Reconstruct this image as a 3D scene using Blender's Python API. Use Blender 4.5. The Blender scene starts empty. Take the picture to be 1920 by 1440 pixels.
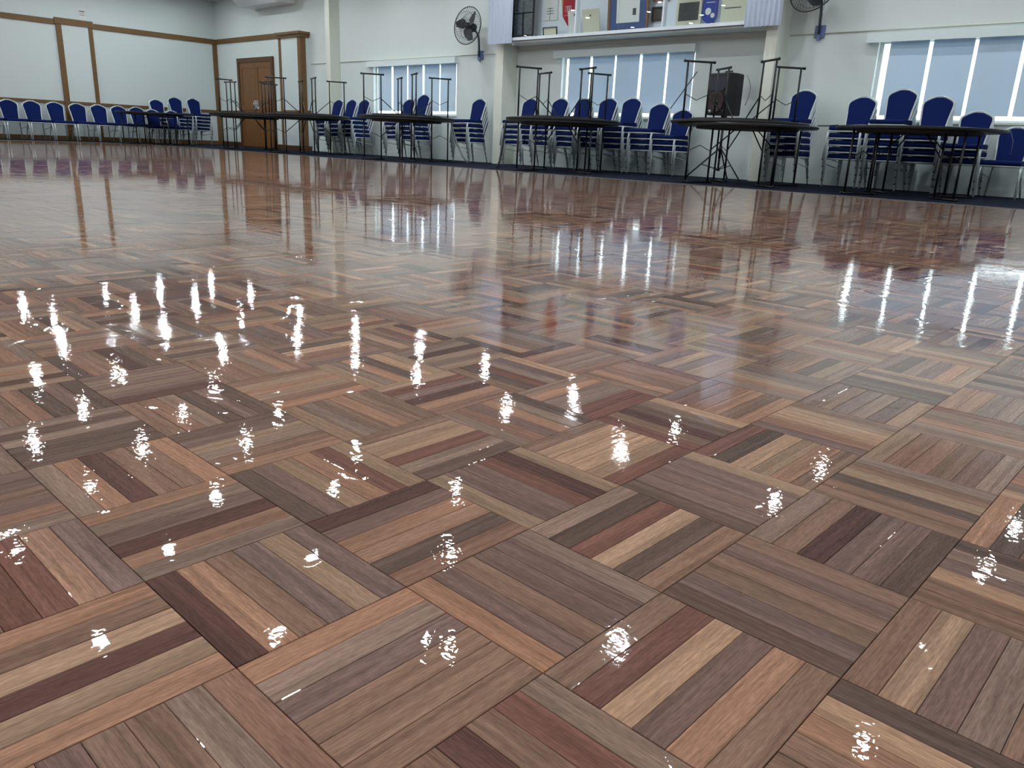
import bpy, math, random
import numpy as np
from mathutils import Matrix, Vector

random.seed(7)
rng = np.random.default_rng(11)
SC = bpy.context.scene
COL = SC.collection
PI = math.pi

# ------------------------------------------------------------------ camera
def camera_axes(yaw, pitch, roll):
    cy, sy, cp, sp, cr, sr = math.cos(yaw), math.sin(yaw), math.cos(pitch), math.sin(pitch), math.cos(roll), math.sin(roll)
    f = Vector((sy*cp, cy*cp, sp)); r = Vector((cy, -sy, 0)); u = r.cross(f)
    return r*cr + u*sr, u*cr - r*sr, f
CAM_H = 0.4082
r_, u_, f_ = camera_axes(math.radians(-41.749), math.radians(-17.213), math.radians(2.449))
cam_data = bpy.data.cameras.new('camera')
cam_data.sensor_width = 36.0
cam_data.lens = 1460.8/1920*36.0
cam_data.clip_start = 0.02
cam = bpy.data.objects.new('camera', cam_data)
COL.objects.link(cam)
cam.matrix_world = Matrix(((r_.x, u_.x, -f_.x, 0), (r_.y, u_.y, -f_.y, 0), (r_.z, u_.z, -f_.z, CAM_H), (0, 0, 0, 1)))
SC.camera = cam

# ------------------------------------------------------------------ world, exposure
world = bpy.data.worlds.new('overcast_sky'); SC.world = world
world.use_nodes = True
bg = world.node_tree.nodes['Background']
bg.inputs[0].default_value = (0.86, 0.95, 1.0, 1)
bg.inputs[1].default_value = 4.0
LAMP_POWER = 760.0
LAMP_COLOUR = (0.91, 0.98, 1.0)
SC.view_settings.view_transform = 'Standard'
SC.view_settings.look = 'None'
SC.view_settings.gamma = 1.0
SC.view_settings.exposure = 0.0
SC.view_settings.use_curve_mapping = False

# ------------------------------------------------------------------ the room, in metres (camera stands at x=0, y=0)
YW, XL, ZC = 11.7, -22.0, 3.75
X_END, Y_END = 6.0, -8.0
Y_PARQ, X_PARQ = 8.82, -20.5

# ------------------------------------------------------------------ materials
MATS = {}
def srgb(r, g, b):
    def c(v):
        v /= 255.0
        return v/12.92 if v <= 0.04045 else ((v+0.055)/1.055)**2.4
    return (c(r), c(g), c(b), 1.0)
def mat(name, col, rough=0.6, metal=0.0, var=0.06, scale=30.0, bump=0.0, spec=0.5, coat=0.0, stretch=None):
    m = bpy.data.materials.new(name); m.use_nodes = True
    nt = m.node_tree; b = nt.nodes['Principled BSDF']
    tc = nt.nodes.new('ShaderNodeTexCoord')
    mp = nt.nodes.new('ShaderNodeMapping')
    nt.links.new(tc.outputs['Object'], mp.inputs[0])
    if stretch: mp.inputs['Scale'].default_value = stretch
    nz = nt.nodes.new('ShaderNodeTexNoise'); nz.inputs['Scale'].default_value = scale; nz.inputs['Detail'].default_value = 3
    nt.links.new(mp.outputs[0], nz.inputs['Vector'])
    mx = nt.nodes.new('ShaderNodeMix'); mx.data_type = 'RGBA'
    mx.inputs['A'].default_value = tuple(max(0, c*(1-var)) for c in col[:3])+(1,)
    mx.inputs['B'].default_value = tuple(min(1, c*(1+var)) for c in col[:3])+(1,)
    nt.links.new(nz.outputs['Fac'], mx.inputs['Factor'])
    nt.links.new(mx.outputs['Result'], b.inputs['Base Color'])
    b.inputs['Roughness'].default_value = rough
    b.inputs['Metallic'].default_value = metal
    b.inputs['Specular IOR Level'].default_value = spec
    b.inputs['Coat Weight'].default_value = coat
    if bump:
        bp = nt.nodes.new('ShaderNodeBump'); bp.inputs['Strength'].default_value = bump; bp.inputs['Distance'].default_value = 0.002
        nt.links.new(nz.outputs['Fac'], bp.inputs['Height']); nt.links.new(bp.outputs[0], b.inputs['Normal'])
    MATS[name] = m
    return m
mat('wall_paint', srgb(216, 225, 224), 0.7, var=0.02, scale=6)
mat('pier_paint', srgb(222, 225, 214), 0.6, var=0.02, scale=6)
mat('panel_white', srgb(206, 216, 217), 0.55, var=0.015, scale=4)
mat('ceiling_paint', srgb(205, 214, 215), 0.8, var=0.02, scale=8)
mat('timber', srgb(110, 80, 44), 0.45, var=0.28, scale=9, stretch=(1, 1, 6))
mat('timber_dark', srgb(84, 55, 30), 0.45, var=0.25, scale=9)
mat('door_wood', srgb(120, 80, 38), 0.45, var=0.16, scale=5, stretch=(4, 4, 0.6))
mat('carpet', srgb(25, 31, 47), 0.95, var=0.35, scale=220, bump=0.5, spec=0.1)
mat('metal_trim', srgb(150, 148, 146), 0.4, metal=0.6, var=0.05)
mat('subfloor', srgb(20, 14, 11), 0.8, var=0.2)
mat('far_parquet', srgb(120, 92, 76), 0.25, var=0.3, scale=6)
mat('blue_fabric', srgb(6, 27, 84), 0.9, var=0.18, scale=160, bump=0.3, spec=0.2)
mat('silver_frame', srgb(196, 206, 210), 0.35, metal=0.15, var=0.03)
mat('table_black', srgb(22, 25, 30), 0.35, var=0.15, scale=12)
mat('table_under', srgb(46, 44, 42), 0.7, var=0.2, scale=20)
mat('black_steel', srgb(14, 17, 20), 0.4, var=0.1)
mat('speaker_black', srgb(10, 11, 16), 0.55, var=0.15, scale=80, bump=0.2)
mat('speaker_cone', srgb(44, 20, 18), 0.6, var=0.2)
mat('horn_grey', srgb(30, 33, 48), 0.4, var=0.1)
mat('chrome', srgb(215, 220, 225), 0.25, metal=0.9, var=0.02)
mat('white_plastic', srgb(224, 229, 232), 0.4, var=0.015)
mat('valance_white', srgb(226, 238, 240), 0.45, var=0.015)
mat('window_frame', srgb(215, 218, 215), 0.4, var=0.02)
mat('curtain', srgb(188, 198, 216), 0.85, var=0.06, scale=14, stretch=(6, 6, 0.4))
mat('cabinet_white', srgb(220, 228, 236), 0.5, var=0.015)
mat('cable_black', srgb(18, 20, 22), 0.5, var=0.1)
mat('cable_grey', srgb(120, 132, 136), 0.5, var=0.08)
mat('fan_grey', srgb(70, 80, 90), 0.4, metal=0.3, var=0.08)
mat('fan_dark', srgb(26, 30, 36), 0.45, var=0.1)
mat('fan_bracket', srgb(90, 108, 150), 0.4, var=0.08)
mat('gold_frame', srgb(122, 88, 58), 0.4, var=0.2, scale=20)
mat('navy_mat', srgb(62, 84, 128), 0.8, var=0.08)
mat('paper', srgb(216, 220, 216), 0.8, var=0.03)
mat('cream_paper', srgb(206, 206, 182), 0.8, var=0.05)
mat('ink', srgb(70, 76, 84), 0.8, var=0.2)
mat('red_cloth', srgb(168, 26, 46), 0.85, var=0.12)
mat('yellow_cloth', srgb(196, 158, 60), 0.85, var=0.1)
mat('blue_cloth', srgb(44, 66, 150), 0.85, var=0.2)
mat('dark_print', srgb(58, 62, 62), 0.7, var=0.8, scale=22)
mat('collage_print', srgb(96, 104, 108), 0.6, var=1.0, scale=26)
mat('plaque', srgb(64, 58, 50), 0.5, var=0.5, scale=60)

def blind_material():
    m = bpy.data.materials.new('blind_fabric'); m.use_nodes = True
    nt = m.node_tree; nt.nodes.clear()
    out = nt.nodes.new('ShaderNodeOutputMaterial')
    d = nt.nodes.new('ShaderNodeBsdfDiffuse'); t = nt.nodes.new('ShaderNodeBsdfTranslucent')
    wv = nt.nodes.new('ShaderNodeTexNoise'); wv.inputs['Scale'].default_value = 300
    rp = nt.nodes.new('ShaderNodeMix'); rp.data_type = 'RGBA'
    rp.inputs['A'].default_value = srgb(214, 228, 236); rp.inputs['B'].default_value = srgb(222, 234, 240)
    nt.links.new(wv.outputs['Fac'], rp.inputs['Factor'])
    nt.links.new(rp.outputs['Result'], d.inputs[0])
    t.inputs[0].default_value = srgb(170, 200, 225)
    mx = nt.nodes.new('ShaderNodeMixShader'); mx.inputs[0].default_value = 0.22
    nt.links.new(d.outputs[0], mx.inputs[1]); nt.links.new(t.outputs[0], mx.inputs[2])
    nt.links.new(mx.outputs[0], out.inputs[0]); MATS['blind_fabric'] = m
blind_material()
def glass_material(name, tint):
    m = bpy.data.materials.new(name); m.use_nodes = True
    nt = m.node_tree; nt.nodes.clear()
    out = nt.nodes.new('ShaderNodeOutputMaterial')
    tr = nt.nodes.new('ShaderNodeBsdfTransparent'); tr.inputs[0].default_value = tint
    gl = nt.nodes.new('ShaderNodeBsdfGlossy'); gl.inputs['Roughness'].default_value = 0.0
    lw = nt.nodes.new('ShaderNodeLayerWeight'); lw.inputs['Blend'].default_value = 0.5
    pw = nt.nodes.new('ShaderNodeMath'); pw.operation = 'POWER'; pw.inputs[1].default_value = 5.0
    fr = nt.nodes.new('ShaderNodeMath'); fr.operation = 'MULTIPLY_ADD'; fr.inputs[1].default_value = 0.95; fr.inputs[2].default_value = 0.045
    nt.links.new(lw.outputs['Facing'], pw.inputs[0]); nt.links.new(pw.outputs[0], fr.inputs[0])
    mx = nt.nodes.new('ShaderNodeMixShader')
    nt.links.new(fr.outputs[0], mx.inputs[0]); nt.links.new(tr.outputs[0], mx.inputs[1]); nt.links.new(gl.outputs[0], mx.inputs[2])
    nt.links.new(mx.outputs[0], out.inputs[0]); MATS[name] = m
glass_material('window_glass', (0.93, 0.97, 0.97, 1))
glass_material('cabinet_glass', (0.975, 0.99, 0.995, 1))
def emit_material(name, col, strength):
    m = bpy.data.materials.new(name); m.use_nodes = True
    nt = m.node_tree; nt.nodes.clear()
    out = nt.nodes.new('ShaderNodeOutputMaterial'); e = nt.nodes.new('ShaderNodeEmission')
    e.inputs[0].default_value = tuple(col)+(1,); e.inputs[1].default_value = strength
    nt.links.new(e.outputs[0], out.inputs[0]); MATS[name] = m
emit_material('lamp_diffuser', LAMP_COLOUR, LAMP_POWER)

def wood_material():
    """parquet strips: own tint per strip, grain along the strip, freshly laid wet coat on top"""
    m = bpy.data.materials.new('parquet_wood'); m.use_nodes = True
    nt = m.node_tree; N = nt.nodes; L = nt.links; b = N['Principled BSDF']
    at = N.new('ShaderNodeAttribute'); at.attribute_name = 'tint'
    uv = N.new('ShaderNodeUVMap'); uv.uv_map = 'UVMap'
    def mapping(sc):
        mp = N.new('ShaderNodeMapping'); mp.inputs['Scale'].default_value = sc; L.new(uv.outputs[0], mp.inputs[0]); return mp
    def noise(vec, scale, detail=3, dist=0.0):
        n = N.new('ShaderNodeTexNoise'); n.inputs['Scale'].default_value = scale; n.inputs['Detail'].default_value = detail
        n.inputs['Distortion'].default_value = dist; L.new(vec, n.inputs['Vector']); return n
    def math_(op, a, c=None, clamp=False):
        n = N.new('ShaderNodeMath'); n.operation = op; n.use_clamp = clamp
        for k, v in ((0, a), (1, c)):
            if v is None: continue
            if isinstance(v, (int, float)): n.inputs[k].default_value = v
            else: L.new(v, n.inputs[k])
        return n.outputs[0]
    def mrange(v, a0, a1, b0, b1):
        n = N.new('ShaderNodeMapRange'); L.new(v, n.inputs[0])
        for k, x in enumerate((a0, a1, b0, b1)): n.inputs[k+1].default_value = x
        return n.outputs[0]
    band = noise(mapping((3.0, 70, 1)).outputs[0], 1.0, 4, 1.2)      # broad figure
    fine = noise(mapping((28, 700, 1)).outputs[0], 1.0, 3, 0.2)      # pores
    fleck = noise(mapping((90, 420, 1)).outputs[0], 1.0, 2, 0.0)
    f1 = mrange(band.outputs['Fac'], 0.32, 0.68, 0.74, 1.26)
    f2 = mrange(fine.outputs['Fac'], 0.3, 0.7, 0.80, 1.18)
    f3 = mrange(fleck.outputs['Fac'], 0.3, 0.7, 0.84, 1.14)
    g = math_('MULTIPLY', math_('MULTIPLY', math_('MULTIPLY', f1, f2), f3), 1.2)
    vm = N.new('ShaderNodeVectorMath'); vm.operation = 'SCALE'
    L.new(at.outputs['Color'], vm.inputs[0]); L.new(g, vm.inputs['Scale'])
    L.new(vm.outputs[0], b.inputs['Base Color'])
    b.inputs['Roughness'].default_value = 0.5
    b.inputs['Specular IOR Level'].default_value = 0.0
    # wet coat
    geo = N.new('ShaderNodeNewGeometry')
    pos = geo.outputs['Position']
    wet = noise(pos, 1.7, 4, 0.6)                                    # where the coat still stands as a film
    wetm = mrange(wet.outputs['Fac'], 0.36, 0.42, 0.0, 1.0)
    mpa = N.new('ShaderNodeMapping'); mpa.inputs['Scale'].default_value = (1, 1, 1); L.new(pos, mpa.inputs[0])
    rip = noise(mpa.outputs[0], 42, 2, 0.3)
    rip2 = noise(mpa.outputs[0], 6, 2, 0.3)
    rip3 = noise(mpa.outputs[0], 150, 1, 0.2)
    h = math_('ADD', math_('MULTIPLY', rip.outputs['Fac'], 0.00012), math_('MULTIPLY', rip2.outputs['Fac'], 0.0004))
    dist = N.new('ShaderNodeVectorMath'); dist.operation = 'DISTANCE'; L.new(pos, dist.inputs[0]); dist.inputs[1].default_value = (-1.2, 1.5, 0)
    fresh = mrange(dist.outputs['Value'], 1.0, 5.0, 1.0, 0.1)        # the coat laid last has not levelled out yet
    pud = noise(pos, 2.6, 3, 0.8)
    pudm = mrange(pud.outputs['Fac'], 0.555, 0.575, 0.0, 1.0)        # standing pools: smooth, with a raised rim
    h = math_('ADD', h, math_('MULTIPLY', math_('MULTIPLY', math_('MULTIPLY', rip3.outputs['Fac'], 0.000085), fresh), mrange(pudm, 0, 1, 1.0, 0.3)))
    h = math_('ADD', h, math_('MULTIPLY', pudm, 0.00025))
    grainh = math_('MULTIPLY', fine.outputs['Fac'], 0.00003)
    dry = math_('SUBTRACT', 1.0, wetm)
    hh = math_('ADD', h, math_('MULTIPLY', grainh, mrange(wetm, 0, 1, 1.0, 0.25)))
    bp = N.new('ShaderNodeBump'); bp.inputs['Strength'].default_value = 1.0; bp.inputs['Distance'].default_value = 1.0
    L.new(hh, bp.inputs['Height'])
    L.new(bp.outputs[0], b.inputs['Coat Normal'])
    b.inputs['Coat Weight'].default_value = 1.0
    b.inputs['Coat IOR'].default_value = 1.8
    b.inputs['Coat Tint'].default_value = (0.98, 0.97, 0.965, 1)
    L.new(mrange(wetm, 0, 1, 0.06, 0.012), b.inputs['Coat Roughness'])
    MATS['parquet_wood'] = m
wood_material()

# ------------------------------------------------------------------ mesh building
class MB:
    def __init__(self): self.v = []; self.f = []; self.smooth = []
    def _add(self, vs, fs, smooth=False):
        o = len(self.v); self.v += [tuple(p) for p in vs]
        self.f += [tuple(i+o for i in f) for f in fs]; self.smooth += [smooth]*len(fs)
        return self
    def box(self, x0, x1, y0, y1, z0, z1):
        vs = [(x, y, z) for z in (z0, z1) for y in (y0, y1) for x in (x0, x1)]
        return self._add(vs, [(0, 2, 3, 1), (4, 5, 7, 6), (0, 1, 5, 4), (2, 6, 7, 3), (0, 4, 6, 2), (1, 3, 7, 5)])
    def prism(self, pts, z0, z1, axis='z'):
        """closed outline of (a, b) extruded; axis z: a=x b=y, axis y: a=x b=z, axis x: a=y b=z"""
        n = len(pts)
        def P(a, b, c): return {'z': (a, b, c), 'y': (a, c, b), 'x': (c, a, b)}[axis]
        vs = [P(a, b, z0) for a, b in pts]+[P(a, b, z1) for a, b in pts]
        fs = [tuple(range(n))[::-1], tuple(range(n, 2*n))]+[(i, (i+1) % n, n+(i+1) % n, n+i) for i in range(n)]
        return self._add(vs, fs)
    def tube(self, pts, r, n=8, closed=False, caps=True):
        P = [Vector(p) for p in pts]; m = len(P)
        rs = r if isinstance(r, (list, tuple)) else [r]*m
        vs = []; up = None
        for i in range(m):
            a = P[i-1] if (i > 0 or closed) else P[i]; c = P[(i+1) % m] if (i < m-1 or closed) else P[i]
            t = (c-a).normalized()
            if up is None:
                up = Vector((0, 0, 1)) if abs(t.z) < 0.9 else Vector((1, 0, 0))
            s = t.cross(up).normalized(); up = s.cross(t).normalized()
            for k in range(n):
                w = 2*PI*k/n+PI/n
                vs.append(P[i]+(s*math.cos(w)+up*math.sin(w))*rs[i])
        fs = []
        for i in range(m if closed else m-1):
            for k in range(n):
                a = i*n+k; c = i*n+(k+1) % n; j = ((i+1) % m)*n
                fs.append((a, c, j+(k+1) % n, j+k))
        if caps and not closed:
            fs.append(tuple(range(n))[::-1]); fs.append(tuple((m-1)*n+k for k in range(n)))
        return self._add(vs, fs, n > 5)
    def lathe(self, prof, n=32, origin=(0, 0, 0), axis='z', smooth=False):
        vs = []
        for (rr, z) in prof:
            for k in range(n):
                w = 2*PI*k/n; a, b = rr*math.cos(w), rr*math.sin(w)
                p = {'z': (a, b, z), 'y': (a, z, b), 'x': (z, a, b)}[axis]
                vs.append((p[0]+origin[0], p[1]+origin[1], p[2]+origin[2]))
        fs = []
        for i in range(len(prof)-1):
            for k in range(n):
                fs.append((i*n+k, i*n+(k+1) % n, (i+1)*n+(k+1) % n, (i+1)*n+k))
        fs.append(tuple(range(n))[::-1]); fs.append(tuple((len(prof)-1)*n+k for k in range(n)))
        return self._add(vs, fs, smooth)
    def xform(self, M):
        self.v = [tuple(M @ Vector(p)) for p in self.v]; return self
    def mesh(self, name, material):
        me = bpy.data.meshes.new(name)
        me.from_pydata(self.v, [], self.f)
        me.materials.append(MATS[material])
        me.polygons.foreach_set('use_smooth', self.smooth)
        me.update()
        return me
def link(name, data, parent=None):
    o = bpy.data.objects.new(name, data); COL.objects.link(o)
    if parent: o.parent = parent
    return o
def part(name, mb, material, parent=None, bevel=0.0):
    o = link(name, mb.mesh(name, material), parent)
    if bevel:
        bm = o.modifiers.new('bevel', 'BEVEL'); bm.width = bevel; bm.segments = 2; bm.limit_method = 'ANGLE'
    return o
def tag(o, label, cat, group=None, kind=None):
    if label: o['label'] = label
    if cat: o['category'] = cat
    if group: o['group'] = group
    if kind: o['kind'] = kind
    return o
def thing(name, label, cat, loc=(0, 0, 0), rz=0.0, group=None):
    o = link(name, None); o.location = loc; o.rotation_euler = (0, 0, rz); o.empty_display_size = 0.1
    return tag(o, label, cat, group)
def struct(name, mb, material, label, cat, parent=None):
    o = part(name, mb, material, parent)
    if not parent: tag(o, label, cat, kind='structure')
    return o
def copy_tree(o, parent=None):
    c = o.copy(); COL.objects.link(c); c.parent = parent
    for ch in list(o.children): copy_tree(ch, c)
    return c

# ================================================================== FLOOR: wet block parquet
floor = struct('floor', MB().box(X_PARQ, X_END, Y_END, Y_PARQ, -0.08, -0.006), 'subfloor', 'block parquet dance floor with a freshly laid wet glossy coat', 'floor')
BS = 0.17329                                   # block side, six strips each
ANG = math.radians(-0.986)
O2 = np.array([-0.32875, 0.42096])
EX = np.array([math.cos(ANG), math.sin(ANG)]); EY = np.array([-math.sin(ANG), math.cos(ANG)])
PAL = {'d': (90, 60, 58), 'r': (126, 84, 75), 'p': (130, 104, 98), 'm': (142, 111, 95), 'o': (176, 132, 108),
       't': (168, 138, 115), 'l': (190, 152, 125), 'g': (150, 125, 112), 'k': (102, 83, 76), 'b': (154, 115, 98)}
PAL = {k: tuple(m+0.84*(v-m) for v, m in zip(c, (143, 115, 101))) for k, c in PAL.items()}
BLOCKS = {(0, 0): 'mrlpom', (-1, 0): 'opmppg', (0, 1): 'kpmmpm', (-1, 1): 'gkrlkm', (0, 2): 'gmdppk', (0, 3): 'mmktmg',
          (1, 1): 'mlpgmm', (1, 0): 'gmmolk', (0, -1): 'mmdmrg', (-1, -1): 'ogpmmm', (-2, -1): 'domptp', (-2, -2): 'omldto',
          (-1, -2): 'opmmgb', (-3, -1): 'ogpdog', (-3, -2): 'mmrrop', (-2, 0): 'dpookb', (-3, 0): 'kptort', (-4, -1): 'godmmo',
          (-2, 1): 'tpprdt', (-1, 2): 'kppppt', (-4, 0): 'kptgmo', (1, 2): 'mmlpgk', (1, 3): 'okmgmr', (-1, 3): 'rkltom', (-3, 1): 'mtlrgk'}
KEYS = 'mmmmpppbbootttgggrkkdl'
def strip_list():
    out = []
    inv = np.array([EX, EY])
    corners = [inv @ (np.array(c)-O2)/BS for c in ((X_PARQ, -2.2), (X_PARQ, Y_PARQ), (3.6, -2.2), (3.6, Y_PARQ))]
    i0, i1 = int(min(c[0] for c in corners))-2, int(max(c[0] for c in corners))+2
    j0, j1 = int(min(c[1] for c in corners))-2, int(max(c[1] for c in corners))+2
    for i in range(i0, i1):
        for j in range(j0, j1):
            c = O2+EX*(i+.5)*BS+EY*(j+.5)*BS
            if not (X_PARQ+.09 < c[0] < 3.6 and -2.2 < c[1] < Y_PARQ-.09): continue
            code = BLOCKS.get((i, j)); tone = rng.normal(1.0, 0.05)
            for k in range(6):
                key = code[k] if code else KEYS[rng.integers(len(KEYS))]
                out.append((i, j, k, key, tone))
    return out
STRIPS = strip_list()
def strip_geometry(i, j, k, bev):
    """vertices and faces of one strip in world coordinates with uv (metres along, across)"""
    w = BS/6; e = 0.00045; z = float(rng.normal(0, 0.00006))
    a0, a1 = e, BS-e; c0, c1 = k*w+(e if k == 0 else 0.00026), (k+1)*w-(e if k == 5 else 0.00026)
    along_y = (i+j) % 2 == 0
    def W(a, c, h):
        x, y = (c, a) if along_y else (a, c)
        p = O2+EX*(i*BS+x)+EY*(j*BS+y)
        return (p[0], p[1], h)
    rect = [(a0, c0), (a1, c0), (a1, c1), (a0, c1)]
    if along_y: rect = [rect[0], rect[3], rect[2], rect[1]]
    if bev:
        q = 0.0005
        ins = [(min(max(a, a0+q), a1-q), min(max(c, c0+q), c1-q)) for a, c in rect]
        vs = [W(a, c, -0.006) for a, c in rect]+[W(a, c, z-0.00035) for a, c in rect]+[W(a, c, z) for a, c in ins]
        uv = rect+rect+ins
        fs = [(8, 9, 10, 11)]+[(s*4+n, s*4+(n+1) % 4, s*4+4+(n+1) % 4, s*4+4+n) for s in (0, 1) for n in range(4)]
    else:
        vs = [W(a, c, -0.004) for a, c in rect]+[W(a, c, z) for a, c in rect]
        uv = rect+rect
        fs = [(4, 5, 6, 7)]+[(n, (n+1) % 4, 4+(n+1) % 4, 4+n) for n in range(4)]
    return vs, fs, uv
def strips_mesh(name, items, bev):
    V, F, U, T = [], [], [], []
    for (i, j, k, key, tone) in items:
        vs, fs, uv = strip_geometry(i, j, k, bev)
        ou, ov = rng.uniform(0, 40), rng.uniform(0, 40)
        jit = rng.normal(1.0, 0.05)*tone; hue = rng.normal(0, 0.016)
        c = srgb(*PAL[key]); c = (c[0]*jit*(1+hue), c[1]*jit, c[2]*jit*(1-hue), 1)
        o = len(V); V += vs
        for f in fs:
            F.append(tuple(n+o for n in f)); T += [c]*4
            U += [(uv[n][0]+ou, uv[n][1]+ov) for n in f]
    me = bpy.data.meshes.new(name); me.from_pydata(V, [], F)
    ul = me.uv_layers.new(name='UVMap'); ul.data.foreach_set('uv', np.array(U, dtype=np.float32).ravel())
    at = me.color_attributes.new('tint', 'FLOAT_COLOR', 'CORNER'); at.data.foreach_set('color', np.array(T, dtype=np.float32).ravel())
    me.materials.append(MATS['parquet_wood']); me.update()
    return me
def strip_rank(s):
    i, j, k = s[:3]
    p = O2+EX*(i+.5)*BS+EY*(j+.5)*BS
    d = Vector((p[0], p[1], -CAM_H)); z = d.dot(f_)
    if z < 0.15: return 1e9
    x = d.dot(r_)/z; y = d.dot(u_)/z
    if abs(x) > 0.657+0.12/z or abs(y) > 0.493+0.12/z: return 1e8+d.length
    return d.length
STRIPS.sort(key=strip_rank)
NEAR, REST = STRIPS[:300], STRIPS[300:]
for s in NEAR:
    link('plank', strips_mesh('plank', [s], True), floor)
rest = link('parquet_strips', strips_mesh('parquet_strips', REST, False), floor); rest['kind'] = 'stuff'
# parquet behind the camera and to the side, out of the picture
part('parquet_outer_area', MB().box(3.7, X_END, Y_END, Y_PARQ, -0.006, -0.0005).box(X_PARQ, 3.7, Y_END, -2.3, -0.006, -0.0005), 'far_parquet', floor)

carpet = struct('carpet', MB().box(XL, X_END, Y_PARQ+.012, YW, -0.08, 0.003).box(XL, X_PARQ-.012, Y_END, Y_PARQ+.012, -0.08, 0.003), 'carpet', 'dark navy carpet border between the parquet and the walls', 'carpet')
struct('trim_1', MB().box(X_PARQ-.012, X_END, Y_PARQ, Y_PARQ+.012, -0.06, 0.004), 'metal_trim', 'thin grey metal strip along the parquet edge below the windows', 'trim')
struct('trim_2', MB().box(X_PARQ-.012, X_PARQ, Y_END, Y_PARQ, -0.06, 0.004), 'metal_trim', 'thin grey metal strip along the parquet edge by the panelled wall', 'trim')

# ================================================================== WALLS, CEILING
WIN = [(-15.0, -12.3, 'far'), (-9.56, -6.86, 'middle'), (-4.08, -1.30, 'right')]
ZS, ZH = 0.89, 1.93
DOOR = (-20.85, -19.08, 2.26)
wr = MB(); T_ = 0.12
wr.box(XL-.2, X_END, YW, YW+T_, ZH, ZC)
edges = [XL-.2]+[v for a, b, _ in WIN for v in (a, b)]+[X_END]
wr.box(XL-.2, X_END, YW, YW+T_, -0.05, ZS)
for k in range(0, len(edges), 2): wr.box(edges[k], edges[k+1], YW, YW+T_, ZS, ZH)
struct('wall_right', wr, 'wall_paint', 'white painted window wall behind the chairs and tables', 'wall')
struct('wall_left', MB().box(XL-.2, XL, Y_END, YW, -0.05, ZC), 'panel_white', 'white wall with timber framed panels at the far end', 'wall')
struct('wall_near', MB().box(XL-.2, X_END, Y_END-.2, Y_END, -0.05, ZC), 'wall_paint', 'plain white wall behind the camera', 'wall')
struct('wall_end', MB().box(X_END, X_END+.2, Y_END-.2, YW+.12, -0.05, ZC), 'wall_paint', 'plain white end wall out of the picture', 'wall')
struct('ceiling', MB().box(XL-.2, X_END+.2, Y_END-.2, YW+.2, ZC, ZC+.15), 'ceiling_paint', 'flat off-white hall ceiling', 'ceiling')
# piers
struct('trim_3', MB().box(-16.40, -16.24, 11.42, YW, 0, ZC), 'pier_paint', 'narrow cream pier left of the far window', 'pier')
struct('trim_4', MB().box(-10.85, -10.65, 11.30, YW, 0, ZC), 'pier_paint', 'cream pier right of the lone chair stack and wall fan', 'pier')
struct('trim_5', MB().box(-5.525, -5.355, 11.30, YW, 0, ZC), 'pier_paint', 'cream pier right of the loudspeaker', 'pier')
# timber on the left wall
tl = MB().box(XL, XL+.03, 2.0, 7.60, 2.67, 2.79).box(XL, XL+.06, 7.58, 8.45, 2.69, 2.83).box(XL, XL+.03, 8.45, YW, 2.67, 2.79)
struct('trim_6', tl, 'timber', 'brown timber top rail across the white panelled wall', 'rail')
struct('trim_7', MB().box(XL, XL+.035, 2.0, 7.60, .87, .935).box(XL, XL+.055, 7.60, 8.43, .87, .935).box(XL, XL+.035, 8.43, YW-.12, .87, .935), 'timber', 'brown timber dado rail behind the single chairs', 'rail')
struct('baseboard_left', MB().box(XL, XL+.03, 2.0, YW, 0, .11), 'timber', 'brown timber skirting behind the single chairs', 'skirting')
struct('trim_8', MB().box(XL, XL+.05, 7.60, 7.72, 0, 2.69), 'timber', 'wide brown timber post on the panelled wall', 'post')
struct('trim_9', MB().box(XL, XL+.05, 8.335, 8.43, 0, 2.69), 'timber', 'narrow brown timber post right of the wide one', 'post')
struct('trim_10', MB().box(XL, XL+.04, YW-.12, YW, 0, 2.67), 'timber', 'brown timber post in the far room corner', 'post')
struct('trim_19', MB().box(XL, XL+.03, 7.72, 8.335, .11, 2.69), 'panel_white', 'slim white raised panel between the two timber posts', 'panel')
# timber on the door wall and the boxed stub beside the door
SX0, SX1, SY = -18.45, -17.50, 11.45
struct('trim_11', MB().box(XL+.04, SX0, YW-.03, YW, 2.67, 2.79), 'timber', 'brown timber top rail above the door', 'rail')
struct('trim_12', MB().box(XL+.04, DOOR[0], YW-.03, YW, .87, .935).box(DOOR[1], SX0, YW-.03, YW, .87, .935), 'timber', 'dark timber dado rail either side of the door', 'rail')
struct('baseboard_right', MB().box(XL+.04, DOOR[0], YW-.03, YW, 0, .11).box(DOOR[1], SX0, YW-.03, YW, 0, .11).box(SX0-.02, SX1+.02, SY-.02, YW, 0, .11), 'timber_dark', 'dark timber skirting around the door and boxed stub', 'skirting')
struct('baseboard_window', MB().box(SX1+.02, X_END, YW-.015, YW, 0, .09), 'wall_paint', 'white skirting below the windows', 'skirting')
stub = struct('trim_13', MB().box(SX0, SX1, SY+.012, YW, 0, 2.72), 'panel_white', 'white boxed stub wall with timber corners beside the door', 'panel')
part('post', MB().box(SX0, SX0+.10, SY, SY+.012, 0, 2.68), 'timber', stub)
part('post', MB().box(SX1-.12, SX1+.012, SY, SY+.15, 0, 2.68), 'timber', stub)
part('dado_rail', MB().box(SX0+.10, SX1-.12, SY-.012, SY+.012, .87, .95).box(SX1-.02, SX1+.02, SY+.15, YW, .87, .95), 'timber', stub)
part('cap', MB().box(SX0-.06, SX1+.07, SY-.07, YW, 2.68, 2.74).box(SX0-.03, SX1+.035, SY-.035, YW, 2.62, 2.68), 'timber', stub)
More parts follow.
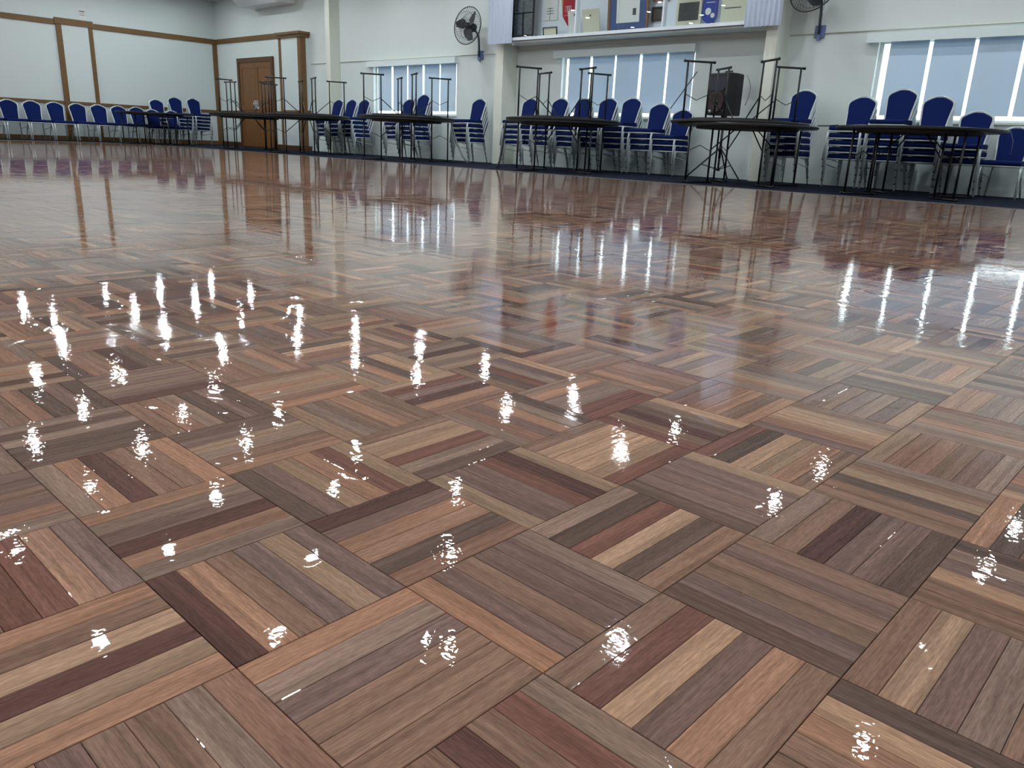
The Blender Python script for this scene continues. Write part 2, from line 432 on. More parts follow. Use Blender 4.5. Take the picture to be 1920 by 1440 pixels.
# double door
d = tag(link('door_1', None), 'brown timber double door in a dark frame', 'door', kind='structure'); d.location = (DOOR[0], YW, 0)
DW = DOOR[1]-DOOR[0]
part('door_frame', MB().box(0, .10, -.06, -.001, 0, DOOR[2]).box(DW-.10, DW, -.06, -.001, 0, DOOR[2]).box(.10, DW-.10, -.06, -.001, DOOR[2]-.11, DOOR[2]), 'timber_dark', d)
for k in (0, 1):
    x0 = .10+k*(DW-.2)/2+.004; x1 = .10+(k+1)*(DW-.2)/2-.004
    lf = part('door_leaf', MB().box(x0, x1, -.03, -.001, .012, DOOR[2]-.115).box(x0, x0+.11, -.042, -.03, .012, DOOR[2]-.115).box(x1-.11, x1, -.042, -.03, .012, DOOR[2]-.115)
              .box(x0+.11, x1-.11, -.042, -.03, DOOR[2]-.25, DOOR[2]-.115).box(x0+.11, x1-.11, -.042, -.03, .012, .22).box(x0+.11, x1-.11, -.042, -.03, .95, 1.07), 'door_wood', d)
    hx = x1-.06 if k == 0 else x0+.06
    part('push_plate', MB().box(hx-.035, hx+.035, -.046, -.042, .98, 1.2).tube([(hx, -.046, 1.04), (hx, -.09, 1.04), (hx, -.09, 1.16), (hx, -.046, 1.16)], .01, 6), 'chrome', lf)

# windows with panel blinds
for n, (a, b, nm) in enumerate(WIN):
    w = tag(link('window_%d' % (n+1), None), {'far': 'small sliding window behind white panel blinds left of the black wall fan', 'middle': 'window behind white panel blinds under the display cabinet', 'right': 'window behind white panel blinds above the rightmost chairs'}[nm], 'window', kind='structure')
    w.location = (a, YW, 0); W = b-a
    fr = MB().box(0, .05, .07, .10, ZS, ZH).box(W-.05, W, .07, .10, ZS, ZH).box(.05, W-.05, .07, .10, ZS, ZS+.03).box(.05, W-.05, .07, .10, ZH-.05, ZH).box(W/2-.02, W/2+.02, .07, .10, ZS+.03, ZH-.05)
    part('window_frame', fr, 'window_frame', w)
    part('window_sill', MB().box(-.02, W+.02, -.02, .0, ZS-.025, ZS), 'window_frame', w)
    for q in (0, 1):
        part('pane', MB().box(.05+q*(W/2-.02), W/2-.03+q*(W/2-.02), .083, .087, ZS+.03, ZH-.05), 'window_glass', w)
    bl = thing('panel_blind', {'far': 'white five panel blind on the far window, with a boxed valance', 'middle': 'white five panel blind under the display cabinet, with a boxed valance', 'right': 'white panel blind on the right window above the chair stacks'}[nm], 'blind', (a, YW, 0), 0, 'panel blinds')
    part('valance', MB().box(-.14, W+.03, -.10, -.088, 1.885, 2.0).box(-.14, -.128, -.088, -.002, 1.885, 2.0).box(W+.018, W+.03, -.088, -.002, 1.885, 2.0).box(-.128, W+.018, -.088, -.002, 1.99, 2.0), 'valance_white', bl)
    pitch = (W-.13)/5
    for k in range(5):
        x0 = .15+k*pitch; dy = .012*(k % 2)
        pn = part('blind_panel', MB().box(x0, x0+pitch-.045, .01+dy, .014+dy, ZS+.09, ZH-.01), 'blind_fabric', bl)
        part('bottom_bar', MB().box(x0, x0+pitch-.045, .006+dy, .018+dy, ZS+.075, ZS+.09), 'white_plastic', pn)
    part('head_rail', MB().box(.001, W-.001, .035, .065, ZH-.03, ZH-.001), 'window_frame', bl)

# conduit along the window wall
def tube_thing(name, pts, r, material, label, cat, n=8, kind=None):
    o = part(name, MB().tube(pts, r, n), material); return tag(o, label, cat, kind=kind)
tube_thing('conduit', [(-17.4, YW-.012, 2.03), (-16.42, YW-.012, 2.03)], .010, 'pier_paint', 'short thin conduit between the boxed stub and the narrow pier', 'conduit')
tube_thing('conduit', [(-16.22, YW-.012, 2.03), (-10.87, YW-.012, 2.03)], .010, 'pier_paint', 'thin conduit running above the far window to the wall fan', 'conduit')
tube_thing('conduit', [(-10.63, YW-.012, 2.05), (-5.53, YW-.012, 2.05)], .010, 'pier_paint', 'thin conduit on the wall just below the display cabinet', 'conduit')
tube_thing('conduit', [(-5.34, YW-.012, 2.05), (X_END-.1, YW-.012, 2.05)], .010, 'pier_paint', 'thin conduit running right from the last pier under the cut-off fan', 'conduit')

# ================================================================== downlights in the ceiling
LIGHTS = [(x, 10.35) for x in (-20.6, -18.5, -16.25, -14.0, -11.85, -9.95, -7.8, -5.75, -3.45, -1.1, 1.1, 3.3)]
LIGHTS += [(x, 8.9) for x in (-20.6, -18.6, -16.4, -14.1, -12.1, -10.25, -8.05, -5.8, -3.45, -1.1, 1.1)]
LIGHTS += [(-20.5, 5.65), (-18.7, 5.7), (-18.7, 7.45), (-20.5, 7.5), (-16.4, 7.1), (-16.4, 5.1), (-13.9, 7.1), (-13.9, 5.1), (-11.92, 5.9), (-10.25, 6.08), (-8.3, 6.1), (-6.37, 6.18), (-1.15, 5.4), (-1.14, 6.97), (1.0, 6.2)]
LIGHTS += [(x, 3.98) for x in (-14.3, -12.3, -10.2, -8.2, -6.2, -4.13, -2.0, 0.1, 2.2)]
LIGHTS += [(x, 5.06) for x in (-11.3, -9.4, -7.36, -5.3, -3.15)]
LIGHTS += [(x, 3.02) for x in (-11.35, -9.4, -7.35, -5.3)]
LIGHTS += [(x, 1.92) for x in (-20.5, -18.4, -16.3, -14.2, -12.3, -10.3, -8.3, -6.23, -4.1, -1.0, 1.1)]
LIGHTS += [(x, y) for x in (-19.5, -16, -12.5, -9, -5.5, -2, 1.5) for y in (-0.6, -3.4, -6.0)]  # unseen rows extrapolated towards and behind the camera, added for even lighting
def make_downlight():
    t = thing('downlight', 'small round recessed ceiling downlight, some mirrored as glints in the wet floor, some added unseen', 'ceiling light', (0, 0, 0), 0, 'ceiling downlights')
    part('trim_ring', MB().lathe([(.047, -.001), (.07, -.001), (.07, -.008), (.047, -.008), (.047, -.0011)], 20), 'white_plastic', t)
    part('diffuser', MB().prism([(.045*math.cos(2*PI*q/16), .045*math.sin(2*PI*q/16)) for q in range(16)], -.007, -.002), 'lamp_diffuser', t)
    return t
dl = make_downlight()
for k, (x, y) in enumerate(LIGHTS):
    o = dl if k == 0 else copy_tree(dl)
    o.location = (x, y, ZC)

# ================================================================== chairs
CH, DZ, DY = 0.838, 0.088, -0.022
def back_point(h, x):
    """a point of the back frame plane: h metres above floor"""
    return (x, 0.19+(h-.36)*0.31, h)
HALF = [(.146, .36), (.149, .44), (.157, .54), (.168, .63), (.178, .70), (.180, .735), (.172, .762), (.142, .785), (.096, .808), (.058, .824), (.030, .829)]
def make_chair():
    t = thing('banquet_chair', 'blue banquet chair', 'chair')
    # seat cushion with rounded front
    mb = MB()
    prof = [(-.215, .384), (-.228, .398), (-.226, .425), (-.205, .438), (.16, .442), (.19, .434), (.195, .384)]
    mb.prism(prof, -.205, .205, 'x')
    part('seat', mb, 'blue_fabric', t, bevel=.012)
    # seat frame: silver bars below the cushion
    fr = MB().tube([(-.205, -.212, .371), (.205, -.212, .371), (.195, .19, .371), (-.195, .19, .371)], .011, 6, closed=True)
    part('seat_frame', fr, 'silver_frame', t)
    # backrest cushion
    pts = [(x*.93, .40+(h-.36)*.97 if h < .40 else h-.008) for x, h in HALF]
    out = pts+[(-x, h) for x, h in pts[::-1]]
    vs = []; n = len(out)
    for dy, sh in ((-.030, .955), (-.022, .99), (.012, .99)):
        for x, h in out:
            hh = .60+(h-.60)*sh; p = back_point(hh, x*sh); vs.append((p[0], p[1]+dy, p[2]))
    fs = [tuple(range(n)), tuple(range(2*n, 3*n))[::-1]]+[(s*n+(i+1) % n, s*n+i, (s+1)*n+i, (s+1)*n+(i+1) % n) for s in (0, 1) for i in range(n)]
    part('backrest', MB()._add(vs, fs), 'blue_fabric', t)
    bf = MB().tube([back_point(h, x) for x, h in HALF]+[back_point(h, -x) for x, h in HALF[::-1]], .016, 6)
    o = part('back_frame', bf, 'silver_frame', t)
    part('hand_grip', MB().prism([(-.05, .806), (.05, .806), (.055, .826), (.03, .836), (-.03, .836), (-.055, .826)], -.012, .012, 'y').xform(Matrix.Translation((0, .19+.46*.31, 0))), 'chrome', o)
    for sx in (-1, 1):
        lg = part('leg', MB().tube([(sx*.205, -.20, .371), (sx*.211, -.222, .30), (sx*.218, -.245, .012)], [.017, .016, .012], 6), 'silver_frame', t)
        part('foot_glide', MB().tube([(sx*.218, -.2455, .014), (sx*.218, -.246, .003)], .0125, 6), 'cable_black', lg)
        lg = part('leg', MB().tube([(sx*.147, .195, .372), (sx*.165, .225, .25), (sx*.190, .285, .012)], [.0135, .013, .010], 6), 'silver_frame', t)
        part('foot_glide', MB().tube([(sx*.190, .2855, .014), (sx*.190, .286, .003)], .0125, 6), 'cable_black', lg)
        part('side_stretcher', MB().tube([(sx*.210, -.217, .30), (sx*.176, .235, .235)], .006, 5), 'silver_frame', t)
    return t
chair0 = make_chair()
chair_used = False
ORD = ['first', 'second', 'third', 'fourth', 'fifth', 'sixth', 'seventh', 'eighth', 'ninth', 'tenth']
def place_chair(x, y, z, rz, label, group, size=1.0):
    global chair_used
    c = copy_tree(chair0) if chair_used else chair0
    chair_used = True
    c.location = (x, y, z); c.rotation_euler = (0, 0, rz)
    c['label'] = label; c['group'] = group; c.scale = (size,)*3
def stack(x, y, n, rz, where, group, size=1.0):
    fx, fy = -math.sin(rz)*DY*1, math.cos(rz)*DY          # forward (local -y) in world
    for k in range(n):
        if n == 1: lab = 'single blue banquet chair, '+where
        else:
            pos = 'top' if k == n-1 else 'bottom' if k == 0 else ORD[k]+' from bottom'
            lab = 'blue banquet chair, '+pos+(' of ' if pos in ('top', 'bottom') else ' in ')+where
        place_chair(x+fx*k+random.uniform(-.004, .004), y+fy*k, .0+k*DZ, rz+random.uniform(-.01, .01), lab, group, size)
YC = 11.13
def back_x(px_x_at_1135, n):       # stack's x from the x measured on the plane y = 11.35
    yb = YC+.19+.47*.31+DY*(n-1)
    return px_x_at_1135*yb/11.35
for x, n, w in ((-15.81, 5, 'leftmost of three stacks left of far window'), (-15.305, 5, 'middle of three stacks left of far window'), (-14.837, 5, 'rightmost of three stacks left of far window'),
                (-13.316, 5, 'left stack under the far window'), (-12.863, 6, 'right stack under the far window'), (-11.256, 5, 'lone stack below the black wall fan')):
    stack(back_x(x, n), YC, n, 0.0, w, 'stacked blue chairs')
for k, (x, n) in enumerate(((-9.931, 5), (-9.235, 5), (-8.713, 5), (-8.197, 5), (-7.727, 5), (-7.185, 4), (-6.755, 3))):
    stack(back_x(x, n), YC, n, 0.0, ORD[k]+' of seven stacks under display cabinet', 'stacked blue chairs')
stack(back_x(-4.84, 6), YC-.02, 6, 0.0, 'stack just right of the loudspeaker', 'stacked blue chairs')
for k, (x, n) in enumerate(((-4.025, 5), (-3.531, 6), (-3.088, 5), (-2.621, 3))):
    stack(back_x(x, n), YC, n, 0.02, ORD[k]+' stack behind the right-hand round table', 'stacked blue chairs')
stack(back_x(-2.163, 1), YC, 1, 0.03, 'rightmost in the row, beside the right-hand round table', 'single blue chairs')
# left wall
XS = -21.26
for k, y in enumerate((5.75, 6.25, 6.74, 7.24, 7.75, 8.24, 8.73, 9.19)):
    lab = 'cut off by the left picture edge' if k == 0 else ORD[k-1]+' whole one from left along panelled wall'
    stack(XS-.06, y, 1, PI/2, lab, 'single blue chairs', 1.06)
stack(-20.75, 9.33, 1, PI/2, 'left of two in front of the corner stacks', 'single blue chairs')
stack(-20.75, 9.83, 1, PI/2, 'right of two in front of the corner stacks', 'single blue chairs')
for k, (y, n) in enumerate(((9.66, 4), (10.15, 5), (10.66, 5))):
    stack(XS-.02, y, n, PI/2, ORD[k]+' of three stacks near the far corner', 'stacked blue chairs')

# ================================================================== round folding tables
RT = 0.87
def make_table(name, label, group):
    t = thing(name, label, 'table', (0, 0, 0), 0, group)
    part('table_top', MB().lathe([(RT-.012, .708), (RT, .712), (RT, .738), (RT-.004, .742), (.0005, .742)], 64), 'table_black', t)
    part('edge_band', MB().lathe([(RT+.0005, .716), (RT+.006, .718), (RT+.006, .735), (RT+.0005, .737)], 64), 'cable_black', t)
    part('apron', MB().lathe([(.62, .68), (.64, .68), (.64, .707), (.62, .707), (.62, .681)], 32), 'table_under', t)
    for q in range(4):
        a = q*PI/2; c, s = math.cos(a), math.sin(a)
        def R(r, w, z): return (c*r-s*w, s*r+c*w, z)
        fr = MB().tube([R(.47, 0, .70), R(.47, 0, .02)], .0125, 8).tube([R(.78, 0, .70), R(.78, 0, .02)], .0125, 8)
        fr.tube([R(.42, 0, .014), R(.83, 0, .014)], .014, 8)
        f = part('leg_frame', fr, 'black_steel', t)
        part('brace', MB().tube([R(.47, .0, .42), R(.30, .0, .56), R(.14, .0, .70)], .008, 6), 'black_steel', f)
        part('cross_brace', MB().tube([R(.47, 0, .40), R(.625, 0, .47), R(.78, 0, .40)], .005, 6), 'black_steel', f)
        for ra in (.415, .815): part('foot_cap', MB().tube([R(ra, 0, .014), R(ra+.02, 0, .014)], .018, 8), 'cable_black', f)
    return t
table0 = make_table('round_folding_table', 'black round folding table', 'round folding tables')
table_used = False
def place_table(x, y, z, rz, flip, label):
    global table_used
    t = copy_tree(table0) if table_used else table0
    table_used = True
    t.location = (x, y, z); t.rotation_euler = (PI if flip else 0, 0, rz); t['label'] = label
def lateral(x, y, deg):             # heading of the line of sight's right-hand side, turned by deg towards the wall
    return math.atan2(-x, y)*1.0+math.radians(deg)
for (x, y, deg, deg2, where) in ((-17.22, 9.86, 42, 38, 'in front of the timber door'), (-14.87, 9.86, 14, 12, 'beside the boxed stub'),
                                 (-11.68, 9.86, 10, 12, 'below the far window'), (-7.99, 9.86, 33, 31, 'with the hanging black cable'),
                                 (-4.925, 9.86, 28, 27, 'in front of the loudspeaker')):
    place_table(x, y, .003, lateral(x, y, deg), False, 'upright black round folding table '+where)
    place_table(x-.12*(x > -6), y, 1.488, lateral(x, y, deg2), True, 'upturned black round table, legs up, on table '+where)
place_table(-2.85, 9.86, .003, lateral(-2.85, 9.86, 35), False, 'upright black round table in front of the rightmost stacks, nothing on it')
place_table(-20.05, 8.95, .003, lateral(-20.0, 8.8, 20), False, 'upright black round table by the panelled wall, before the corner stacks')

# ================================================================== loudspeaker on its tripod
st = thing('speaker_stand', 'black tripod stand carrying the loudspeaker', 'speaker stand', (-5.94, 11.12, .003))
part('pole', MB().tube([(0, 0, .30), (0, 0, .80)], .019, 10).tube([(0, 0, .80), (0, 0, .90)], .0165, 10), 'black_steel', st)
part('collar', MB().tube([(0, 0, .40), (0, 0, .47)], .028, 10), 'black_steel', st)
part('hub', MB().tube([(0, 0, .12), (0, 0, .17)], .026, 10), 'black_steel', st)
part('centre_tube', MB().tube([(0, 0, .12), (0, 0, .42)], .014, 8), 'black_steel', st)
for q in range(3):
    a = math.radians(-30+q*120+10); c, s = math.cos(a), math.sin(a)
    lg = part('leg', MB().tube([(c*.02, s*.02, .44), (c*.47, s*.47, .016)], .011, 6), 'black_steel', st)
    part('rubber_foot', MB().tube([(c*.455, s*.455, .02), (c*.485, s*.485, .004)], .015, 6), 'cable_black', lg)
    part('strut', MB().tube([(c*.02, s*.02, .145), (c*.26, s*.26, .21)], .007, 6), 'black_steel', st)
SPK_YAW = math.radians(-17)        # front is local -y
sp = thing('loudspeaker', 'black two-way loudspeaker with dark red cone on a tripod stand', 'loudspeaker', (-5.94, 11.12, .885), SPK_YAW)
fw, bw, dp, hh = .20, .13, .19, .63
foot = [(-fw, -dp), (fw, -dp), (fw, .0), (bw, dp), (-bw, dp), (-fw, 0)]
part('cabinet', MB().prism(foot, .03, hh-.02), 'speaker_black', sp, bevel=.02)
part('pole_socket', MB().tube([(0, 0, .0), (0, 0, .035)], .045, 12), 'speaker_black', sp)
part('horn', MB().prism([(-.15, .37), (.15, .37), (.165, .56), (-.165, .56)], -dp-.006, -dp+.002, 'y').prism([(-.15, .395), (.15, .395), (.12, .36), (0, .375), (-.12, .36)], -dp-.018, -dp-.006, 'y'), 'horn_grey', sp)
co = part('woofer', MB().lathe([(.150, -dp-.008), (.158, -dp-.012), (.150, -dp-.014), (.10, -dp-.006), (.055, -dp-.003), (.03, -dp-.010)], 28, (0, 0, .215), 'y', True), 'speaker_cone', sp)
part('dust_cap', MB().lathe([(.06, -dp-.004), (.045, -dp-.018), (.02, -dp-.024), (.001, -dp-.025)], 20, (0, 0, .215), 'y', True), 'speaker_black', co)
part('badge', MB().lathe([(.03, -dp-.001), (.03, -dp-.010), (.024, -dp-.013), (.001, -dp-.013)], 20, (-.10, 0, .085), 'y', True), 'chrome', sp)
part('handle', MB().tube([(-.07, .0, hh-.025), (-.065, 0, hh+.012), (.065, 0, hh+.012), (.07, 0, hh-.025)], .011, 8), 'speaker_black', sp)
cp = []
for k in range(15):
    u = k/14
    cp.append((-5.75+.07*math.sin(u*PI)+.02*u, 11.30+.02*u, 1.49-.42*u+.03*math.sin(u*PI)))
tube_thing('looped_cable', cp, .006, 'cable_grey', 'thin grey cord looping down the right side of the loudspeaker', 'cable', 6)

# cables
def sag(p0, p1, s, n=14):
    a, b = Vector(p0), Vector(p1)
    return [tuple(a.lerp(b, k/(n-1))-Vector((0, 0, s*4*(k/(n-1))*(1-k/(n-1))))) for k in range(n)]
tube_thing('black_cable', [(-8.67, 9.31, .705), (-8.665, 9.28, .55), (-8.62, 9.20, .34), (-8.58, 9.10, .12), (-8.56, 9.03, .018)], .016, 'cable_black', 'thick black cable hanging from the middle table to the carpet', 'cable', 6)
tube_thing('grey_cable', [(-11.05, 10.40, .70), (-11.02, 10.42, .55), (-10.95, 10.47, .32), (-10.86, 10.52, .12), (-10.76, 10.55, .018)], .016, 'cable_grey', 'grey cable hanging from the table below the far window', 'cable', 6)
tube_thing('black_cable', sag((-4.14, 10.2, .765), (-3.68, 9.66, .757), .003), .007, 'cable_black', 'thin black cable slung between the two right-hand tables', 'cable', 6)
tube_thing('slanting_cable', [(-5.60, 9.62, 1.38), (-6.25, 10.4, 1.20), (-6.93, 11.22, 1.02)], .008, 'cable_grey', 'grey cord slanting from the upturned table legs down to a chair back', 'cord', 6)
tube_thing('thin_cable', [(-2.16, 10.06, .752), (-2.00, 10.10, .750), (-1.955, 10.11, .64), (-1.95, 10.11, .50)], .004, 'cable_grey', 'thin cord hanging over the edge of the rightmost table', 'cord', 6)

# ================================================================== wall fans
def make_fan(label, x, yaw, tilt):
    t = thing('wall_fan', label, 'fan', (x, YW, 2.03), 0, 'wall fans')
    part('wall_bracket', MB().box(-.07, .07, -.03, -.001, -.10, .06).box(-.02, .02, -.05, -.03, -.14, .06), 'fan_bracket', t)
    part('arm', MB().tube([(0, -.05, -.05), (0, -.07, .22), (0, -.10, .34), (0, -.20, .42), (0, -.26, .44)], .02, 10), 'fan_grey', t)
    M = Matrix.Translation((0, -.26, .45)) @ Matrix.Rotation(yaw, 4, 'Z') @ Matrix.Rotation(tilt, 4, 'X')
    part('motor', MB().lathe([(.03, .06), (.075, .05), (.085, -.02), (.06, -.08), (.02, -.09)], 20, axis='y', smooth=True).xform(M), 'fan_dark', t)
    RC = .335
    for k in range(3):
        a = k*2*PI/3+.6; bl = []
        n = 7
        for side in (0, 1):
            for i in range(n):
                u = i/(n-1); r = .06+.235*u; wdt = (.045+.055*math.sin(PI*min(1, u*1.05)**.7))
                w = a+(1 if side else -1)*wdt/max(r, .08)*.9+.35*u
                bl.append((r*math.cos(w), -.145+(.022 if side else -.022), r*math.sin(w)))
        vs = bl+[(p[0], p[1]+.004, p[2]) for p in bl]
        fs = [(i, i+1, n+i+1, n+i) for i in range(n-1)]+[(2*n+i, 3*n+i, 3*n+i+1, 2*n+i+1) for i in range(n-1)]
        part('blade', MB()._add(vs, fs, True).xform(M), 'fan_dark', t)
    hub = part('hub', MB().lathe([(.06, -.09), (.055, -.18), (.03, -.195), (.001, -.197)], 18, axis='y', smooth=True).xform(M), 'fan_dark', t)
    cg = MB()
    ring = lambda r, y: [(r*math.cos(2*PI*k/40), y, r*math.sin(2*PI*k/40)) for k in range(40)]
    cg.tube(ring(RC, -.14), .009, 6, closed=True)
    for (r, y) in ((.23, -.225), (.12, -.245), (.25, -.065)): cg.tube(ring(r, y), .003, 4, closed=True)
    cg.tube(ring(.045, -.25), .006, 5, closed=True)
    for k in range(40):
        a = 2*PI*k/40; c, s = math.cos(a), math.sin(a)
        cg.tube([(.045*c, -.25, .045*s), (.13*c, -.245, .13*s), (.24*c, -.222, .24*s), (.32*c, -.17, .32*s), (RC*c, -.14, RC*s), (.25*c, -.065, .25*s), (.08*c, -.03, .08*s)], .0022, 4, caps=False)
    part('cage', cg.xform(M), 'fan_dark', t)
    part('pull_cord', MB().tube([(.03, -.09, .40), (.035, -.08, .30), (.03, -.075, .24)], .003, 4), 'cable_grey', t)
    return t
make_fan('black wall fan above the lone chair stack', -11.62, math.radians(4), math.radians(-6))
make_fan('wall fan cut off by the top picture edge', -4.91, math.radians(-5), math.radians(-18)).location.z += .06

# ================================================================== display cabinet over the middle window
CX0, CX1, CY0, CZ0, CZ1 = -10.84, -5.30, 11.18, 2.16, 3.55
cab = thing('display_cabinet', 'long white glass-fronted display cabinet mounted above the middle window', 'cabinet', (0, 0, 0))
part('bottom_board', MB().box(CX0+.25, CX1-.1, CY0+.012, YW-.002, CZ0, CZ0+.03), 'cabinet_white', cab)
part('front_lip', MB().box(CX0+.25, CX1-.1, CY0, CY0+.012, CZ0-.005, CZ0+.045), 'cabinet_white', cab)
part('back_board', MB().box(CX0+.25, CX1-.1, YW-.022, YW-.002, CZ0+.03, CZ1), 'cabinet_white', cab)
part('top_board', MB().box(CX0+.25, CX1-.1, CY0, YW-.002, CZ1, CZ1+.04), 'cabinet_white', cab)
part('end_panel', MB().box(CX0+.22, CX0+.25, CY0, YW-.402+.4, CZ0, CZ1+.04), 'cabinet_white', cab)
part('end_panel', MB().box(CX1-.1, CX1-.08, CY0, YW-.002, CZ0, CZ1+.04), 'cabinet_white', cab)
part('soffit_board', MB().box(-10.60, -5.55, CY0+.06, YW-.014, CZ0-.035, CZ0-.006), 'wall_paint', cab)
DIV = [-10.28, -9.80, -8.92, -8.07, -7.21, -6.34, -5.76]
for x in (-8.92, -7.21): part('divider', MB().box(x-.014, x+.014, CY0+.012, CY0+.10, CZ0+.03, CZ1), 'cabinet_white', cab)
for k in range(6):
    dy = .03 if k % 2 else .05
    g = part('glass_door', MB().box(DIV[k]+.003, DIV[k+1]+.02, CY0+dy, CY0+dy+.005, CZ0+.035, CZ1-.005), 'cabinet_glass', cab)
    if k in (1, 3, 5): part('finger_latch', MB().box(DIV[k]-.01, DIV[k]+.02, CY0+.02, CY0+dy-.001, CZ0+.036, CZ0+.06), 'cable_black', g)
part('hook_rod', MB().tube([(-10.32, CY0+.02, CZ0-.005), (-10.32, CY0+.02, CZ0-.10)], .006, 6), 'white_plastic', cab)
part('hook_rod', MB().tube([(-5.74, CY0+.02, CZ0-.005), (-5.74, CY0+.02, CZ0-.10)], .006, 6), 'white_plastic', cab)
def curtain(x0, x1, label):
    n = 60; vs = []; amp = .02
    for z in (2.11, 2.5, 3.0, 3.62):
        for i in range(n+1):
            u = i/n; vs.append((x0+(x1-x0)*u, CY0-.045+amp*math.sin(u*2*PI*(x1-x0)/.075)+.004*math.sin(u*31+z*3), z))
    m = len(vs); fs = [(r*(n+1)+i, r*(n+1)+i+1, (r+1)*(n+1)+i+1, (r+1)*(n+1)+i) for r in range(3) for i in range(n)]
    vs += [(p[0], p[1]+.004, p[2]) for p in vs]
    fs += [tuple(q+m for q in f[::-1]) for f in fs]
    o = part('curtain', MB()._add(vs, fs, True), 'curtain'); return tag(o, label, 'curtain', 'display cabinet curtains')
curtain(-10.90, -10.30, 'white pleated curtain drawn at the left end of the display cabinet')
curtain(-5.80, -5.26, 'white pleated curtain drawn at the right end of the display cabinet')

def frame_thing(name, label, cat, x0, x1, z0, z1, fmat, inner, bw=.025, lean=0.0, y=11.62, mats=None, marks=None):
    """framed picture standing or hanging on the cabinet's back board"""
    t = thing(name, label, cat, (x0, y, z0), 0, 'things shown in the display cabinet'); t.rotation_euler = (-lean, 0, 0)
    w, h = x1-x0, z1-z0
    if fmat:
        part('frame', MB().box(0, bw, -.02, .0, 0, h).box(w-bw, w, -.02, .0, 0, h).box(bw, w-bw, -.02, .0, 0, bw).box(bw, w-bw, -.02, .0, h-bw, h), fmat, t)
    else: bw = 0.0
    part('sheet', MB().box(bw, w-bw, -.008, -.002, bw, h-bw), inner, t)
    if mats:
        m2, mw = mats; part('inner_sheet', MB().box(bw+mw, w-bw-mw, -.011, -.008, bw+mw, h-bw-mw), m2, t)
    for (mm, a0, a1, b0, b1) in marks or []:
        part('print', MB().box(a0*w, a1*w, -.014, -.0105, b0*h, b1*h), mm, t)
    return t
ZB = CZ0+.031
mesh = thing('photo_rack', 'black gridded rack of small photographs beside the left curtain', 'photo rack', (-10.56, 11.45, ZB), 0, 'things shown in the display cabinet')
mw, mh = .50, .85
fr = MB()
for x in (0, mw-.02): fr.box(x, x+.02, -.03, 0, 0, mh)
for z in (.07, .44, .82): fr.box(.02, mw-.02, -.03, 0, z, z+.022)
fr.box(.24, .255, -.028, -.002, .092, .44)
part('frame', fr, 'cable_black', mesh)
for (a, b, c, e) in ((.03, .22, .10, .43), (.27, .47, .10, .43), (.03, .22, .47, .81), (.27, .47, .47, .81)):
    part('photograph', MB().box(a, b, -.016, -.010, c, e), 'collage_print', mesh)
frame_thing('certificate', 'small white certificate in a thin dark frame below the red pennant', 'certificate', -9.90, -9.58, ZB, ZB+.20, 'fan_dark', 'cream_paper', .014, lean=-.12, y=11.55)
frame_thing('document', 'white sheet with faint grey print left of the red pennant', 'document', -10.02, -9.70, 2.52, 2.95, None, 'paper', y=11.672, marks=[('ink', .2, .7, .25, .27), ('ink', .2, .7, .35, .37), ('ink', .25, .65, .45, .47), ('ink', .44, .46, .0, .5)])
# red pennant with a pointed foot
def pennant(name, label, x, z0, w, h, y, cloth, edge, tail, crest):
    t = thing(name, label, 'pennant', (x, y, z0), 0, 'things shown in the display cabinet')
    if tail == 'point': out = [(-w/2, h), (-w/2, .16), (0, 0), (w/2, .16), (w/2, h)]
    else: out = [(-w/2, h)]+[(-w/2*math.cos(k*PI/12), .12-.12*math.sin(k*PI/12)) for k in range(13)]+[(w/2, h)]
    part('cloth', MB().prism(out, -.006, 0, 'y'), cloth, t)
    if edge: part('border', MB().prism([(-w/2-.09, h), (-w/2-.004, .20), (-w/2-.004, h)], -.005, -.001, 'y'), edge, t)
    cr = MB()
    if crest == 'arches':
        for sx in (-.045, 0.0, .045):
            pts = [(sx-.018, -.008, .22), (sx-.018, -.008, .30)]+[(sx-.018*math.cos(k*PI/6), -.008, .30+.02*math.sin(k*PI/6)) for k in range(7)]+[(sx+.018, -.008, .22)]
            cr.tube(pts, .004, 4)
        cr.box(-w/2+.03, w/2-.03, -.008, -.006, .165, .172).box(-.012, .012, -.008, -.006, .18, .205)
    else:
        cr.lathe([(.05, -.006), (.05, -.009), (.001, -.009)], 16, (-.03, 0, .17), 'y').lathe([(.035, -.006), (.035, -.009), (.001, -.009)], 14, (.05, 0, .11), 'y').box(-.07, .07, -.009, -.006, .29, .30)
    part('emblem', cr, 'paper', t)
    return t
pennant('pennant', 'red pointed pennant with white emblem and yellow edge', -9.42, 2.40, .25, .75, 11.62, 'red_cloth', 'yellow_cloth', 'point', 'arches')
pennant('pennant', 'blue round-ended pennant with white emblems', -6.63, 2.27, .26, .62, 11.60, 'blue_cloth', None, 'round', 'discs')
frame_thing('card', 'white card with a dark spot right of the red pennant', 'card', -9.28, -9.02, ZB, ZB+.42, None, 'paper', lean=-.15, y=11.50, marks=[('ink', .5, .66, .78, .88)])
frame_thing('folded_card', 'pale upright card leaning in the second cabinet bay', 'card', -8.98, -8.62, ZB, ZB+.42, None, 'cream_paper', lean=-.2, y=11.52, marks=[('ink', .46, .54, .74, .8)])
frame_thing('picture', 'large gilt framed document with wide navy mount', 'picture', -8.50, -7.70, ZB, ZB+1.0, 'gold_frame', 'navy_mat', .045, lean=-.06, y=11.56, mats=('paper', .13), marks=[('ink', .3, .62, .56, .58), ('ink', .32, .6, .62, .64), ('ink', .34, .58, .68, .7), ('ink', .62, .7, .28, .38)])
frame_thing('plaque', 'small square dark plaque right of the gilt frame', 'plaque', -7.71, -7.47, 2.37, 2.58, 'cable_black', 'plaque', .02, y=11.66)
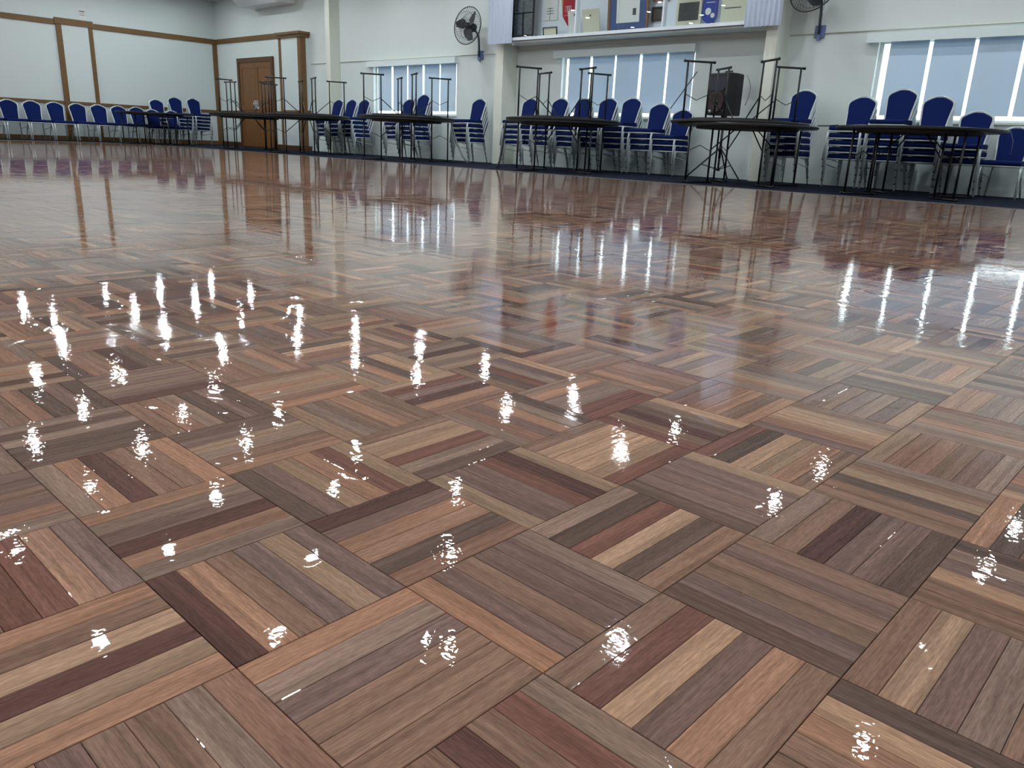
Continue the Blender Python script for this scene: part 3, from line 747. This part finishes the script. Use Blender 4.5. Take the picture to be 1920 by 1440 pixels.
frame_thing('plaque', 'small dark plaque cut by the top edge right of the gilt frame', 'plaque', -7.70, -7.40, 2.66, 2.90, 'gold_frame', 'plaque', .02, y=11.66)
frame_thing('photograph', 'dark landscape photograph on a cream mount', 'photograph', -7.22, -6.78, 2.27, 2.66, None, 'cream_paper', y=11.60, marks=[('dark_print', .10, .90, .16, .82)])
frame_thing('certificate', 'cream certificate with a grey seal next to the right curtain', 'certificate', -6.44, -5.98, 2.215, 2.85, None, 'cream_paper', y=11.60, marks=[('ink', .12, .7, .38, .40), ('horn_grey', .35, .5, .62, .74)])

# ================================================================== small wall things
ac = thing('air_conditioner', 'white under-ceiling air conditioner above the door', 'air conditioner', (-18.95, YW, 3.40))
part('housing', MB().prism([(-.002, .33), (-.60, .33), (-.60, .14), (-.42, .0), (-.002, .0)], -.95, .95, 'x'), 'white_plastic', ac, bevel=.015)
part('louvre', MB().prism([(-.60, .135), (-.425, -.004), (-.44, -.006), (-.606, .125)], -.85, .85, 'x'), 'white_plastic', ac)
part('intake_grille', MB().box(-.93, -.45, -.603, -.600, .16, .31), 'fan_dark', ac)
nt_ = thing('notice', 'small white paper notice above the timber rail on the panelled wall', 'notice', (XL, 8.16, 2.88))
part('sheet', MB().box(.0005, .004, 0, .17, 0, .22), 'paper', nt_)
part('print', MB().box(.004, .0045, .02, .15, .15, .17).box(.004, .0045, .02, .13, .11, .12).box(.004, .0045, .02, .15, .07, .08), 'ink', nt_)
def outlet(x, y, z, ax, label):
    t = thing('power_outlet', label, 'outlet', (x, y, z), 0, 'power outlets')
    if ax == 'x':
        part('plate', MB().box(.0, .012, -.06, .06, -.04, .04), 'white_plastic', t, bevel=.003)
        for s in (-1, 1): part('switch', MB().box(.012, .016, s*.03-.008, s*.03+.008, .01, .028), 'cable_grey', t)
    else:
        part('plate', MB().box(-.06, .06, -.012, .0, -.04, .04), 'white_plastic', t, bevel=.003)
        for s in (-1, 1): part('switch', MB().box(s*.03-.008, s*.03+.008, -.016, -.012, .01, .028), 'cable_grey', t)
outlet(XL+.001, 7.98, .29, 'x', 'white power outlet low on the panelled wall behind the chairs')
outlet(-5.355+.001, 11.5, .42, 'x', 'white power outlet on the side of the right pier')
outlet(-19.9, YW-.043, 1.02, 'y', 'pale switch plate on the timber door')
outlet(-17.2, YW-.001, .97, 'y', 'white outlet right of the boxed stub')
